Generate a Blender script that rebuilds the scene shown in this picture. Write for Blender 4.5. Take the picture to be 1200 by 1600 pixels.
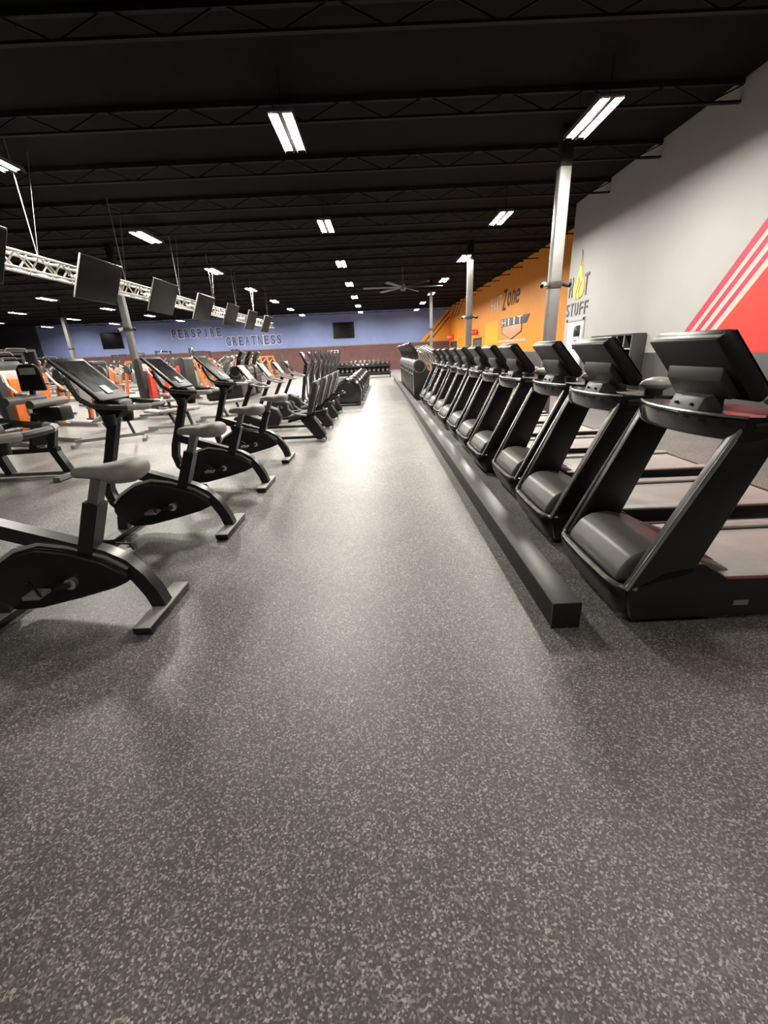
import bpy, bmesh, math, random
from mathutils import Matrix, Vector
R_ = random.Random(7)
for o in list(bpy.data.objects): bpy.data.objects.remove(o)
C = bpy.context.scene.collection
S = bpy.context.scene
# ---------------------------------------------------------------- camera, world, exposure
CAMROT = None
cd = bpy.data.cameras.new('camera'); cam = bpy.data.objects.new('camera', cd); C.objects.link(cam)
cd.sensor_fit = 'VERTICAL'; cd.sensor_height = 36.0; cd.lens = 36.0 * 660 / 1600
cd.clip_start = 0.02; cd.clip_end = 300
def _cam(f=660.0, vy=(589, 551), vn=(680, 2549), h=1.5):
    r = lambda p: Vector((p[0] - 600, -(p[1] - 800), -f))
    Y = r(vy).normalized(); D = r(vn); D = (D - D.dot(Y) * Y).normalized(); Z = -D
    X = Y.cross(Z)
    M = Matrix((X, Y, Z)).to_4x4()
    return Matrix.Translation((0, 0, h)) @ M
cam.matrix_world = _cam()
S.camera = cam
w = bpy.data.worlds.new('world'); S.world = w; w.use_nodes = True
w.node_tree.nodes['Background'].inputs[0].default_value = (0.5, 0.55, 0.6, 1)
w.node_tree.nodes['Background'].inputs[1].default_value = 0.02
S.view_settings.view_transform = 'Standard'; S.view_settings.look = 'None'
S.view_settings.gamma = 1.0; S.view_settings.use_curve_mapping = False
S.view_settings.exposure = 0.15
LAMP = 410.0           # radiance of the ceiling lamp lenses

# ---------------------------------------------------------------- dimensions (metres)
XW, XO, XL = 5.6, 6.65, -34.5        # grey wall, orange wall, left wall
YB, YR, YC = 41.5, -6.0, 13.6        # back wall, rear wall, corner of the grey block
ZC = 5.05                            # ceiling deck

# ---------------------------------------------------------------- materials
MATS = {}
def mat(name, col, rough=0.5, metal=0.0, var=0.10, scale=14.0, bump=0.0, emit=0.0, spec=0.5, coat=0.0):
    m = bpy.data.materials.new(name); m.use_nodes = True
    nt = m.node_tree; n = nt.nodes; L = nt.links
    b = n['Principled BSDF']
    tc = n.new('ShaderNodeTexCoord'); ns = n.new('ShaderNodeTexNoise')
    ns.inputs['Scale'].default_value = scale; ns.inputs['Detail'].default_value = 4
    L.new(tc.outputs['Object'], ns.inputs['Vector'])
    cr = n.new('ShaderNodeValToRGB')
    cr.color_ramp.elements[0].position = .3; cr.color_ramp.elements[1].position = .7
    cr.color_ramp.elements[0].color = tuple(c * (1 - var) for c in col) + (1,)
    cr.color_ramp.elements[1].color = tuple(min(1, c * (1 + var)) for c in col) + (1,)
    L.new(ns.outputs['Fac'], cr.inputs['Fac']); L.new(cr.outputs['Color'], b.inputs['Base Color'])
    mr = n.new('ShaderNodeMapRange'); mr.inputs['To Min'].default_value = max(0.02, rough - .06); mr.inputs['To Max'].default_value = min(1, rough + .06)
    L.new(ns.outputs['Fac'], mr.inputs['Value']); L.new(mr.outputs['Result'], b.inputs['Roughness'])
    b.inputs['Metallic'].default_value = metal
    b.inputs['Specular IOR Level'].default_value = spec
    b.inputs['Coat Weight'].default_value = coat
    if bump:
        bp = n.new('ShaderNodeBump'); bp.inputs['Strength'].default_value = bump; bp.inputs['Distance'].default_value = .004
        n2 = n.new('ShaderNodeTexNoise'); n2.inputs['Scale'].default_value = scale * 12
        L.new(tc.outputs['Object'], n2.inputs['Vector']); L.new(n2.outputs['Fac'], bp.inputs['Height']); L.new(bp.outputs['Normal'], b.inputs['Normal'])
    if emit:
        b.inputs['Emission Color'].default_value = (1.0, 0.955, 0.86, 1)
        b.inputs['Emission Strength'].default_value = emit
    MATS[name] = m
    return m
mat('black_metal', (.012, .011, .011), .33)
mat('black_gloss', (.012, .011, .012), .16, coat=.3)
mat('black_plastic', (.010, .0095, .0095), .42, bump=.05, spec=.35)
mat('charcoal', (.045, .044, .043), .45, bump=.1)
mat('grey_plastic', (.13, .125, .12), .38, bump=.05)
mat('mid_grey', (.22, .21, .20), .45)
mat('pale_grey', (.52, .50, .47), .35)
mat('silver', (.70, .68, .66), .25, metal=.9)
mat('pad_grey', (.30, .285, .275), .55, bump=.3)
mat('pad_black', (.03, .028, .028), .5, bump=.2)
mat('belt', (.44, .41, .395), .42, var=.06, bump=.15)
mat('foot_rail', (.40, .375, .36), .5, bump=.3)
mat('screen', (.005, .005, .006), .2, spec=.2)
mat('orange_metal', (.82, .19, .035), .4)
mat('red_metal', (.75, .06, .04), .4)
mat('yellow', (.8, .62, .05), .4)
mat('white_paint', (.82, .80, .74), .4)
mat('column_grey', (.17, .165, .16), .45, scale=5)
mat('ceiling_black', (.0075, .0070, .0068), .9, spec=.1, var=.25, scale=3, bump=.2)
mat('joist_black', (.014, .013, .0125), .8, spec=.2, var=.2)
mat('wall_grey', (.37, .362, .355), .6, var=.03, scale=2)
mat('wall_orange', (.86, .30, .02), .55, var=.05, scale=2)
mat('orange_bright', (.95, .42, .01), .5, var=.04, scale=2)
mat('wall_blue', (.23, .29, .56), .6, var=.05, scale=1.5)
mat('wall_dark', (.035, .036, .045), .7, var=.15, scale=2)
mat('wainscot', (.055, .052, .052), .55, var=.1, scale=4)
mat('maroon', (.13, .055, .05), .6, var=.15, scale=3)
mat('paint_red', (.68, .045, .032), .5, var=.03)
mat('paint_crimson', (.46, .04, .075), .5, var=.03)
mat('paint_cream', (.55, .45, .41), .5, var=.03)
mat('paint_black', (.02, .02, .02), .6)
mat('paint_slate', (.12, .13, .14), .6)
mat('paint_yellow', (.85, .50, .12), .55)
mat('paint_navy', (.035, .04, .16), .5)
mat('paint_white', (.80, .79, .78), .5)
mat('paint_salmon', (.88, .36, .18), .5)
mat('exit_red', (.8, .03, .02), .4)
mat('housing', (.10, .10, .095), .5)
mat('lens', (.9, .9, .88), .4, emit=LAMP)
mat('lens_added_fill', (.9, .9, .88), .4, emit=LAMP * .18)  # weak glow for the unseen lamps added near the camera
mat('wood_top', (.42, .40, .38), .5)

def floor_mat():
    m = bpy.data.materials.new('rubber_floor'); m.use_nodes = True
    nt = m.node_tree; n = nt.nodes; L = nt.links; b = n['Principled BSDF']
    tc = n.new('ShaderNodeTexCoord')
    dn = n.new('ShaderNodeTexNoise'); dn.inputs['Scale'].default_value = 60; dn.inputs['Detail'].default_value = 2
    L.new(tc.outputs['Object'], dn.inputs['Vector'])
    mx = n.new('ShaderNodeVectorMath'); mx.operation = 'MULTIPLY_ADD'
    mx.inputs[1].default_value = (.006, .006, .006); L.new(dn.outputs['Color'], mx.inputs[0]); L.new(tc.outputs['Object'], mx.inputs[2])
    vo = n.new('ShaderNodeTexVoronoi'); vo.inputs['Scale'].default_value = 180
    L.new(mx.outputs[0], vo.inputs['Vector'])
    sp = n.new('ShaderNodeSeparateColor'); L.new(vo.outputs['Color'], sp.inputs['Color'])
    cr = n.new('ShaderNodeValToRGB'); e = cr.color_ramp.elements
    e[0].position = 0; e[0].color = (.092, .084, .080, 1); e[1].position = 1; e[1].color = (.52, .48, .45, 1)
    for p, c in ((.45, .122), (.66, .17), (.82, .26), (.92, .37)):
        x = e.new(p); x.color = (c, c * .945, c * .90, 1)
    L.new(sp.outputs['Red'], cr.inputs['Fac'])
    pn = n.new('ShaderNodeTexNoise'); pn.inputs['Scale'].default_value = 1.3; pn.inputs['Detail'].default_value = 3
    L.new(tc.outputs['Object'], pn.inputs['Vector'])
    pr = n.new('ShaderNodeMapRange'); pr.inputs['From Min'].default_value = .3; pr.inputs['From Max'].default_value = .7
    pr.inputs['To Min'].default_value = .85; pr.inputs['To Max'].default_value = 1.12
    L.new(pn.outputs['Fac'], pr.inputs['Value'])
    mm = n.new('ShaderNodeMix'); mm.data_type = 'RGBA'; mm.blend_type = 'MULTIPLY'; mm.inputs[0].default_value = 1
    L.new(cr.outputs['Color'], mm.inputs[6]); L.new(pr.outputs['Result'], mm.inputs[7])
    L.new(mm.outputs[2], b.inputs['Base Color'])
    b.inputs['Roughness'].default_value = .46
    b.inputs['Specular IOR Level'].default_value = .5
    bp = n.new('ShaderNodeBump'); bp.inputs['Strength'].default_value = .12; bp.inputs['Distance'].default_value = .002
    L.new(sp.outputs['Red'], bp.inputs['Height']); L.new(bp.outputs['Normal'], b.inputs['Normal'])
    MATS['rubber_floor'] = m
floor_mat()

# ---------------------------------------------------------------- mesh helpers
class MB:
    def __init__(self): self.v = []; self.f = []
    def add(self, vs, fs):
        k = len(self.v); self.v += [tuple(v) for v in vs]; self.f += [[i + k for i in f] for f in fs]; return self
    def addbm(self, bm, M=None):
        bm.verts.index_update(); bm.normal_update()
        vs = [(M @ v.co) if M else v.co.copy() for v in bm.verts]
        self.add(vs, [[v.index for v in f.verts] for f in bm.faces]); bm.free(); return self
    def box(self, c, s, bev=0.0, rot=None, seg=2):
        bm = bmesh.new(); bmesh.ops.create_cube(bm, size=1)
        for v in bm.verts: v.co = Vector((v.co.x * s[0], v.co.y * s[1], v.co.z * s[2]))
        if bev: bmesh.ops.bevel(bm, geom=bm.edges[:], offset=bev, segments=seg, affect='EDGES', profile=.5, clamp_overlap=True)
        M = Matrix.Translation(c)
        if rot is not None: M = M @ rot.to_4x4()
        return self.addbm(bm, M)
    def lo(self, a, b, bev=0.0):
        return self.box([(a[i] + b[i]) / 2 for i in range(3)], [abs(b[i] - a[i]) for i in range(3)], bev)
    def prism(self, poly, a0, a1, plane='xz', bev=0.0, seg=2):
        bm = bmesh.new()
        def P(u, v, a): return {'xz': (u, a, v), 'yz': (a, u, v), 'xy': (u, v, a)}[plane]
        A = [bm.verts.new(P(u, v, a0)) for u, v in poly]; B = [bm.verts.new(P(u, v, a1)) for u, v in poly]
        n = len(poly)
        bm.faces.new(A); bm.faces.new(B[::-1])
        for i in range(n): bm.faces.new((A[i], B[i], B[(i + 1) % n], A[(i + 1) % n]))
        bmesh.ops.recalc_face_normals(bm, faces=bm.faces[:])
        if bev: bmesh.ops.bevel(bm, geom=bm.edges[:], offset=bev, segments=seg, affect='EDGES', profile=.5, clamp_overlap=True)
        return self.addbm(bm)
    def loft(self, rings, cap=True, closed=False):
        n = len(rings[0]); vs = [p for r in rings for p in r]; fs = []
        m = len(rings)
        for i in range(m if closed else m - 1):
            for j in range(n):
                a = i * n + j; b = i * n + (j + 1) % n; k = ((i + 1) % m) * n
                fs.append([a, b, k + (j + 1) % n, k + j])
        if cap and not closed: fs += [list(range(n))[::-1], [(m - 1) * n + j for j in range(n)]]
        bm = bmesh.new(); V = [bm.verts.new(v) for v in vs]
        for f in fs: bm.faces.new([V[i] for i in f])
        bmesh.ops.recalc_face_normals(bm, faces=bm.faces[:])
        return self.addbm(bm)
    def tube(self, path, r, n=8, closed=False, sq=None):
        path = [Vector(p) for p in path]; rings = []
        m = len(path); up = None
        for i, p in enumerate(path):
            if closed: t = (path[(i + 1) % m] - path[i - 1])
            else: t = path[min(i + 1, m - 1)] - path[max(i - 1, 0)]
            t.normalize()
            if up is None: up = Vector((0, 0, 1)) if abs(t.z) < .9 else Vector((0, 1, 0))
            s = t.cross(up)
            if s.length < 1e-4: s = t.cross(Vector((0, 1, 0)))
            s.normalize(); up = s.cross(t).normalized()
            ri = r[i] if isinstance(r, (list, tuple)) else r
            if sq: ring = [p + s * (a * sq[0]) + up * (b * sq[1]) for a, b in ((-.5, -.5), (.5, -.5), (.5, .5), (-.5, .5))]
            else: ring = [p + s * (ri * math.cos(2 * math.pi * k / n)) + up * (ri * math.sin(2 * math.pi * k / n)) for k in range(n)]
            rings.append(ring)
        return self.loft(rings, True, closed)
    def cyl(self, p, q, r, n=14): return self.tube([p, q], r, n)
    def bar(self, p, q, w, h): return self.tube([p, q], 0, sq=(w, h))
    def ell(self, c, r, nu=14, nv=8):
        bm = bmesh.new(); bmesh.ops.create_uvsphere(bm, u_segments=nu, v_segments=nv, radius=1)
        M = Matrix.Translation(c) @ Matrix.Diagonal((r[0], r[1], r[2], 1))
        return self.addbm(bm, M)
    def mesh(self, name, mt, ang=38):
        me = bpy.data.meshes.new(name); me.from_pydata([tuple(v) for v in self.v], [], self.f)
        me.materials.append(MATS[mt]); me.validate()
        me.polygons.foreach_set('use_smooth', [True] * len(me.polygons))
        me.set_sharp_from_angle(angle=math.radians(ang)); me.update()
        return me
    def build(self, name, mt, parent=None, ang=38):
        return link(name, self.mesh(name, mt, ang), parent)
def link(name, me, parent=None, loc=None):
    o = bpy.data.objects.new(name, me); C.objects.link(o)
    if parent: o.parent = parent
    if loc: o.location = loc
    return o
def tag(o, label, cat, group=None):
    o['label'] = label; o['category'] = cat
    if group: o['group'] = group
    return o
def thing(name, label, cat, loc=(0, 0, 0), rz=0.0, group=None):
    o = bpy.data.objects.new(name, None); C.objects.link(o)
    o.location = loc; o.rotation_euler = (0, 0, rz); o.empty_display_size = .1
    return tag(o, label, cat, group)
def struct(o): o['kind'] = 'structure'; return o
KIDS = {}
def dup(root, loc, rz, label, group=None):
    r = root.copy(); C.objects.link(r); r.location = loc; r.rotation_euler = (0, 0, rz); r['label'] = label
    if group: r['group'] = group
    if root not in KIDS: KIDS[root] = [(ch, list(ch.children)) for ch in root.children]
    for ch, gs in KIDS[root]:
        c = ch.copy(); C.objects.link(c); c.parent = r
        for g in gs:
            d = g.copy(); C.objects.link(d); d.parent = c
    return r
ORD = ['first', 'second', 'third', 'fourth', 'fifth', 'sixth', 'seventh', 'eighth', 'ninth', 'tenth', 'eleventh', 'twelfth', 'thirteenth', 'fourteenth', 'fifteenth']
def mirror(path): return [(x, -y, z) for x, y, z in path]
def roundrect(x0, x1, y0, y1, r, z, n=5):
    out = []
    for cx, cy, a0 in ((x1 - r, y1 - r, 0), (x0 + r, y1 - r, 90), (x0 + r, y0 + r, 180), (x1 - r, y0 + r, 270)):
        for k in range(n + 1):
            a = math.radians(a0 + 90 * k / n); out.append((cx + r * math.cos(a), cy + r * math.sin(a), z))
    return out
def letter_mesh(ch, mt, wd, ht, depth, shear=0.0):
    cu = bpy.data.curves.new('glyph', 'FONT'); cu.body = ch; cu.extrude = .5; cu.resolution_u = 4
    cu.shear = shear
    ob = bpy.data.objects.new('glyph', cu); C.objects.link(ob)
    dg = bpy.context.evaluated_depsgraph_get()
    me = bpy.data.meshes.new_from_object(ob.evaluated_get(dg))
    bpy.data.objects.remove(ob)
    xs = [v.co.x for v in me.vertices]; ys = [v.co.y for v in me.vertices]
    x0, x1, y0, y1 = min(xs), max(xs), min(ys), max(ys)
    for v in me.vertices:
        v.co = Vector(((v.co.x - x0) / (x1 - x0) * wd, (v.co.y - y0) / (y1 - y0) * ht, v.co.z * depth))
    me.materials.clear(); me.materials.append(MATS[mt]); me.name = 'letter'
    return me
def text_on(parent, s, org, right, up, mt, ht, pitch, wd, depth=.02, shear=0.0, off=0.0):
    right = Vector(right).normalized(); up = Vector(up).normalized(); nrm = right.cross(up)
    org = Vector(org)
    for i, ch in enumerate(s):
        if ch == ' ': continue
        ww = wd * (.28 if ch in 'I1' else 1)
        me = letter_mesh(ch, mt, ww, ht, depth, shear)
        p = org + right * (i * pitch + (wd - ww) / 2) + nrm * off
        M = Matrix((right, up, nrm)).transposed().to_4x4(); M.translation = p
        me.transform(M)
        o = link('letter', me, parent)

# ================================================================ the setting
m = MB(); m.lo((XL - .2, YR - .2, -.1), (XO + .2, YB + .2, 0)); struct(m.build('floor', 'rubber_floor'))
m = MB(); m.lo((XL - .2, YR - .2, ZC), (XO + .2, YB + .2, ZC + .1)); ceil = struct(m.build('ceiling', 'ceiling_black'))
# open-web joists under the deck
jm = MB(); zt, zb = ZC - .03, ZC - .28
jm.lo((XL, -.03, zt - .04), (XO, .03, zt + .02)); jm.lo((XL, -.03, zb - .01), (XO, .03, zb + .02))
x = XL; up = False
while x < XO - .6:
    jm.bar((x, 0, zb if not up else zt), (x + .6, 0, zt if not up else zb), .018, .018); up = not up; x += .6
jme = jm.mesh('joist', 'joist_black')
for i in range(22): link('joist', jme, ceil, (0, .4 + 1.9 * i, 0))
dm = MB()
for x in (-29, -24, -18, -12): dm.lo((x - .02, YR, zb - .05), (x + .02, YB, zb - .02))
dm.build('bridging', 'joist_black', ceil)
# walls
m = MB(); m.lo((XW, YR - .2, 0), (XO + .2, YC, ZC)); wr = struct(m.build('wall_right', 'wall_grey'))
m = MB(); m.lo((XO, YC, 0), (XO + .2, YB + .2, ZC)); wo = struct(m.build('wall_right_orange', 'wall_orange'))
m = MB(); m.lo((-30.3, YB, 2.22), (XO + .2, YB + .2, ZC)); wb = struct(m.build('wall_back', 'wall_blue'))
m = MB(); m.lo((-30.3, YB - .02, 0), (XO + .2, YB + .2, 2.22)); struct(m.build('wall_back_lower', 'maroon'))
m = MB(); m.lo((XL - .2, YB - .3, 0), (-30.3, YB + .2, ZC)); struct(m.build('wall_back_dark', 'wall_dark'))
m = MB(); m.lo((XL - .2, YR - .2, 0), (XL, YB, ZC)); struct(m.build('wall_left', 'wall_dark'))
m = MB(); m.lo((XL - .2, YR - .2, 0), (XO + .2, YR, ZC)); struct(m.build('wall_rear', 'wall_dark'))
m = MB(); m.lo((XW - .015, YR, 0), (XW, 12.28, 1.26), .003); m.lo((XW - .015, 13.42, 0), (XW, YC, 1.26), .003); struct(m.build('trim_1', 'wainscot'))
m = MB()
for a, b in ((YC, 28.7), (31.1, 37.6), (40.6, YB - .03)): m.lo((XO - .015, a, 0), (XO, b, 1.26), .003)
struct(m.build('trim_2', 'wainscot'))
m = MB(); m.lo((-30.3, YB - .05, 2.18), (XO, YB - .02, 2.26), .004); struct(m.build('trim_3', 'mid_grey'))
# painted red field and stripes on the grey wall (lie flat on it)
def wallpoly(name, pts, mt, parent, X, t=.004):
    mm = MB(); mm.prism(pts, X - t, X, 'yz'); return mm.build(name, mt, parent)
sl = (6.95 - 8.53) / (3.00 - 1.26)
def stripe(y0, y1, mt, name, top=4.2):
    wallpoly(name, [(y0, 1.262), (y1, 1.262), (y1 + sl * (top - 1.262), top), (y0 + sl * (top - 1.262), top)], mt, wr, XW)
q = 8.58
for wd, mt in ((.17, 'paint_crimson'), (.10, 'paint_cream'), (.13, 'paint_crimson'), (.12, 'paint_cream'), (.12, 'paint_crimson'), (.14, 'paint_cream')):
    stripe(q, q - wd, mt, 'painted_stripe', 4.4); q -= wd
wallpoly('painted_field', [(q, 1.262), (1.5, 1.262), (1.5, 4.4), (q + sl * (4.4 - 1.262), 4.4)], 'paint_red', wr, XW)
# orange diagonal with dark lines wrapping onto the blue wall
def backpoly(name, pts, mt, t=.004):
    mm = MB(); mm.prism(pts, YB - t, YB, 'xz'); return mm.build(name, mt, wb)
k = .91
def bstripe(x0, x1, mt, t):
    z1 = 2.27 + (XO - x0) / k; z2 = 2.27 + (XO - x1) / k
    backpoly('painted_stripe', [(x0, 2.27), (x1, 2.27), (XO - .002, min(z2, ZC)), (XO - .002, min(z1, ZC))], mt, t)
bstripe(4.0, 4.38, 'wall_orange', .004); bstripe(4.38, 4.5, 'paint_black', .004); bstripe(4.5, 4.8, 'wall_orange', .004); bstripe(4.8, 4.92, 'paint_black', .004)
backpoly('painted_field', [(4.92, 2.27), (XO - .002, 2.27), (XO - .002, 2.27 + (XO - 4.92) / k)], 'wall_orange')
for j in range(3):
    y0 = 40.9 - j * 1.6
    wallpoly('painted_stripe', [(y0, 4.0), (y0 - .35, 4.0), (y0 - .35 - 2.6, ZC), (y0 - 2.6, ZC)], 'paint_black', wo, XO)
wallpoly('painted_panel', [(27.9, 1.7), (25.0, 1.7), (25.0, 2.86), (27.9, 2.86)], 'orange_bright', wo, XO)

# doors
m = MB()
m.lo((XW - .03, 12.28, 0), (XW + .02, 12.38, 2.16), .004); m.lo((XW - .03, 13.32, 0), (XW + .02, 13.42, 2.16), .004); m.lo((XW - .03, 12.28, 2.08), (XW + .02, 13.42, 2.18), .004)
d1 = struct(m.build('door_1', 'wall_grey'))
m = MB(); m.lo((XW - .012, 12.38, .01), (XW, 13.32, 2.08), .003); m.build('leaf', 'paint_white', d1)
m = MB(); m.lo((XW - .018, 12.5, 1.35), (XW - .012, 12.9, 1.97), .002); g = m.build('pane', 'screen', d1)
m = MB(); m.lo((XW - .022, 12.52, 1.4), (XW - .018, 12.86, 1.68)); m.build('notice', 'paint_white', g)
m = MB(); m.lo((XW - .026, 12.58, 1.45), (XW - .022, 12.8, 1.6)); m.build('notice_print', 'exit_red', g)
m = MB(); m.cyl((XW - .06, 13.2, 1.02), (XW - .06, 13.08, 1.02), .012); m.cyl((XW - .06, 13.2, 1.02), (XW - .01, 13.2, 1.02), .014); m.build('door_handle', 'silver', d1)
for i, (a, b) in enumerate(((28.7, 31.1), (37.6, 40.6))):
    m = MB()
    m.lo((XO - .04, a, 0), (XO, a + .1, 2.1), .004); m.lo((XO - .04, b - .1, 0), (XO, b, 2.1), .004); m.lo((XO - .04, a, 2.02), (XO, b, 2.12), .004)
    d = struct(m.build('door_%d' % (i + 2), 'charcoal'))
    mid = (a + b) / 2
    for u, v in ((a + .1, mid - .01), (mid + .01, b - .1)):
        mm = MB(); mm.lo((XO - .02, u, .01), (XO, v, 2.02), .003); lf = mm.build('leaf', 'wainscot', d)
        mm = MB(); mm.box((XO - .05, (u + v) / 2, 1.0), (.04, abs(v - u) * .8, .06), .01); mm.build('push_bar', 'silver', lf)
    t = thing('exit_sign', 'red exit sign above the dark double doors ' + ('nearer the badge on the orange wall' if i == 0 else 'farther from the badge on the orange wall'), 'exit sign', (XO, mid, 2.3))
    mm = MB(); mm.box((-.30, 0, .17), (.56, .06, .34), .01); mm.build('housing', 'exit_red', t)
    MB().lo((-.03, -.05, .05), (0, .05, .29), .004).build('wall_bracket', 'charcoal', t)
    text_on(t, 'EXIT', (-.53, -.031, .09), (1, 0, 0), (0, 0, 1), 'paint_white', .17, .115, .09, .006)

# wall graphics ------------------------------------------------------------
t = thing('wall_lettering', 'dark HOT STUFF lettering with a yellow flame on the grey wall', 'lettering', (XW, 12.85, 2.2))
rv, uv = (0, -1, 0), (0, 0, 1)
text_on(t, 'H', (-.012, .62, .52), rv, uv, 'paint_slate', .50, .3, .22, .02)
text_on(t, 'T', (-.012, -.30, .50), rv, uv, 'paint_slate', .52, .3, .24, .02)
text_on(t, 'STUFF', (-.012, .70, .04), rv, uv, 'paint_slate', .32, .285, .19, .02)
fl = [(-.02, .44), (.16, .46), (.27, .58), (.30, .74), (.24, .90), (.18, .80), (.14, 1.0), (.06, 1.16), (.02, 1.36), (.0, 1.60), (-.05, 1.36), (-.06, 1.2), (-.10, 1.04), (-.13, .92), (-.17, 1.0), (-.22, .82), (-.24, .64), (-.17, .5)]
m = MB(); m.prism([(a * 1.25, b) for a, b in fl], -.02, 0, 'yz'); m.build('flame', 'paint_yellow', t)
for pth in ([(.10, .44), (.16, .56), (.08, .72), (.02, .86), (.05, 1.0)], [(-.10, .46), (-.02, .58), (-.06, .74), (-.12, .86)], [(.0, 1.62), (-.03, 1.42), (.0, 1.24)]):
    m = MB(); m.tube([(-.022, a, b) for a, b in pth], .011, 6); m.build('flame_line', 'paint_slate', t)
t = thing('wall_lettering', 'HIIT ZONE lettering high on the orange wall, white then black', 'lettering', (XO, 24, 3.3))
text_on(t, 'HIIT', (-.012, 2.55, .03), rv, uv, 'paint_white', .72, .55, .42, .02)
text_on(t, 'Z', (-.012, .25, -.05), rv, uv, 'paint_black', .95, .6, .75, .02, .3)
text_on(t, 'one', (-.012, -.62, .08), rv, uv, 'paint_black', .62, .66, .56, .02, .3)
t = thing('wall_badge', 'shield badge reading HIIT ZONE on the orange wall', 'sign', (XO, 22.4, 1.75))
m = MB(); m.prism([(1.9, .70), (-2.1, .72), (-2.5, 1.05), (2.0, 1.10)], -.03, 0, 'yz', .008); m.build('banner', 'paint_slate', t)
text_on(t, 'HIIT', (-.034, 1.75, .74), rv, uv, 'paint_white', .32, .88, .72, .01)
m = MB(); m.prism([(1.65, .72), (-1.5, .72), (-1.5, .40), (.05, .10), (1.65, .40)], -.022, 0, 'yz', .006); m.build('shield', 'paint_salmon', t)
m = MB(); m.tube([(-.024, 1.65, .72), (-.024, 1.65, .40), (-.024, .05, .10), (-.024, -1.5, .40), (-.024, -1.5, .72)], .02, 6); m.build('shield_outline', 'paint_slate', t)
text_on(t, 'ZONE', (-.028, 1.2, .42), rv, uv, 'paint_cream', .24, .62, .5, .01)
m = MB(); m.prism([(2.4, -.02), (-2.2, -.04), (-2.2, .06), (2.4, .08)], -.015, 0, 'yz'); m.build('strapline_bar', 'paint_cream', t)
t = thing('wall_lettering', 'navy PERSPIRE TO GREATNESS lettering with pale edges on the blue wall', 'lettering', (-12.6, YB, 2.55))
rx = (1, 0, 0)
text_on(t, 'PERSPIRE', (-5.75, -.030, .92), rx, uv, 'paint_navy', .72, .575, .40, .02)
text_on(t, 'PERSPIRE', (-5.80, -.012, .87), rx, uv, 'paint_white', .82, .575, .50, .012)
text_on(t, 'GREATNESS', (-1.00, -.030, .08), rx, uv, 'paint_navy', .76, .575, .42, .02)
text_on(t, 'GREATNESS', (-1.05, -.012, .03), rx, uv, 'paint_white', .86, .575, .52, .012)

# ================================================================ ceiling lamps, plus unseen dim ones added near the camera
def make_lamp():
    t = thing('ceiling_light', '', 'ceiling light', (0, 0, 4.55), 0, 'twin strip ceiling lights')
    m = MB(); m.lo((-.17, -.60, .012), (.17, .60, .06), .01); h = m.build('housing', 'housing', t)
    for s in (-1, 1):
        m = MB(); m.add([(s * .095 - .055, -.54, .008), (s * .095 + .055, -.54, .008), (s * .095 + .055, .54, .008), (s * .095 - .055, .54, .008)], [[0, 3, 2, 1]]); m.build('lens', 'lens', t)
        for e_ in (.162, .028): MB().lo((s * e_ - .006, -.6, -.010), (s * e_ + .006, .6, .014), .002).build('rim', 'housing', t)
        m = MB(); m.cyl((0, s * .5, .05), (0, s * .5, ZC - 4.55 - .01), .006, 6); m.build('hanger_wire', 'joist_black', t)
    return t
lamp0 = None
rowname = {3.3: 'over the treadmill decks', -1.15: 'above the edge of the open aisle', -5.85: 'beside the white truss', -10.7: 'over machines just behind the truss', -15.6: 'over the middle strength machines', -20.9: 'over the outer strength machines', -26.3: 'over the machines towards the dark wall', -32: 'beside the dark side wall'}
for x in rowname:
    for i in (1, 2, 3, 4, 5, 6, 7, 0, -1):  # zero and negative rows are added lamps, out of view
        y = 2.88 + 4.9 * i + (.25 if x < -5 else 0)
        if x < -10 and y < 14 or i == 0 and x != 3.3: continue
        if y > 41.2 or (x == -32 and y < 33): continue
        lab = 'twin strip ceiling light %s, %s from blue wall' % (rowname[x], ORD[7 - i])
        if x == -32: y += 4.5; lab = 'twin strip ceiling light in the dark corner, %s from blue wall' % ORD[7 - i]
        if lamp0 is None:
            lamp0 = make_lamp(); lamp0['label'] = lab; lamp0.location = (x, y, 4.55)
        else: dl = dup(lamp0, (x, y, 4.55), 0, lab)
        if y < 5:  # added fill lamps, dimmed, only there to brighten the near floor
            for ch in (lamp0 if len(KIDS) == 0 else dl).children:
                if ch.name.startswith('lens'):
                    ch.data = ch.data.copy(); ch.data.materials[0] = MATS['lens_added_fill']

# ================================================================ columns
def column(x, y, label, wd=.2, cams=True, paint=4.45):
    t = thing('steel_column', label, 'column', (x, y, 0))
    m = MB(); m.lo((-wd / 2, -wd / 2, .02), (wd / 2, wd / 2, paint), .012); m.build('shaft', 'column_grey', t)
    m = MB(); m.lo((-wd / 2, -wd / 2, paint), (wd / 2, wd / 2, ZC), .004); m.build('upper_shaft', 'joist_black', t)
    m = MB(); m.lo((-wd * .9, -wd * .9, 0), (wd * .9, wd * .9, .02), .004); m.build('base_plate', 'column_grey', t)
    m = MB(); m.lo((-wd / 2 - .01, -wd / 2 - .01, 2.52), (wd / 2 + .01, wd / 2 + .01, 2.64), .004); m.build('clamp_band', 'charcoal', t)
    return t
def cameras(x, y, which, wd=.2):
    for s in (-1, 1):
        c = thing('security_camera', '%s security camera clamped to the %s' % ('white' if s < 0 else 'black', which), 'camera', (x + s * (wd / 2 + .01), y, 2.58))
        m = MB(); m.cyl((0, 0, 0), (s * .07, 0, .0), .02, 8); m.build('arm', 'charcoal', c)
        m = MB(); m.tube([(s * .06, .05, .03), (s * .12, -.06, .0), (s * .16, -.11, -.02)], [.045, .05, .046], 12); b = m.build('body', 'pale_grey' if s < 0 else 'charcoal', c)
        m = MB(); m.tube([(s * .158, -.108, -.019), (s * .168, -.122, -.023)], .034, 12); m.build('camera_lens', 'screen', b)
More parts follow.
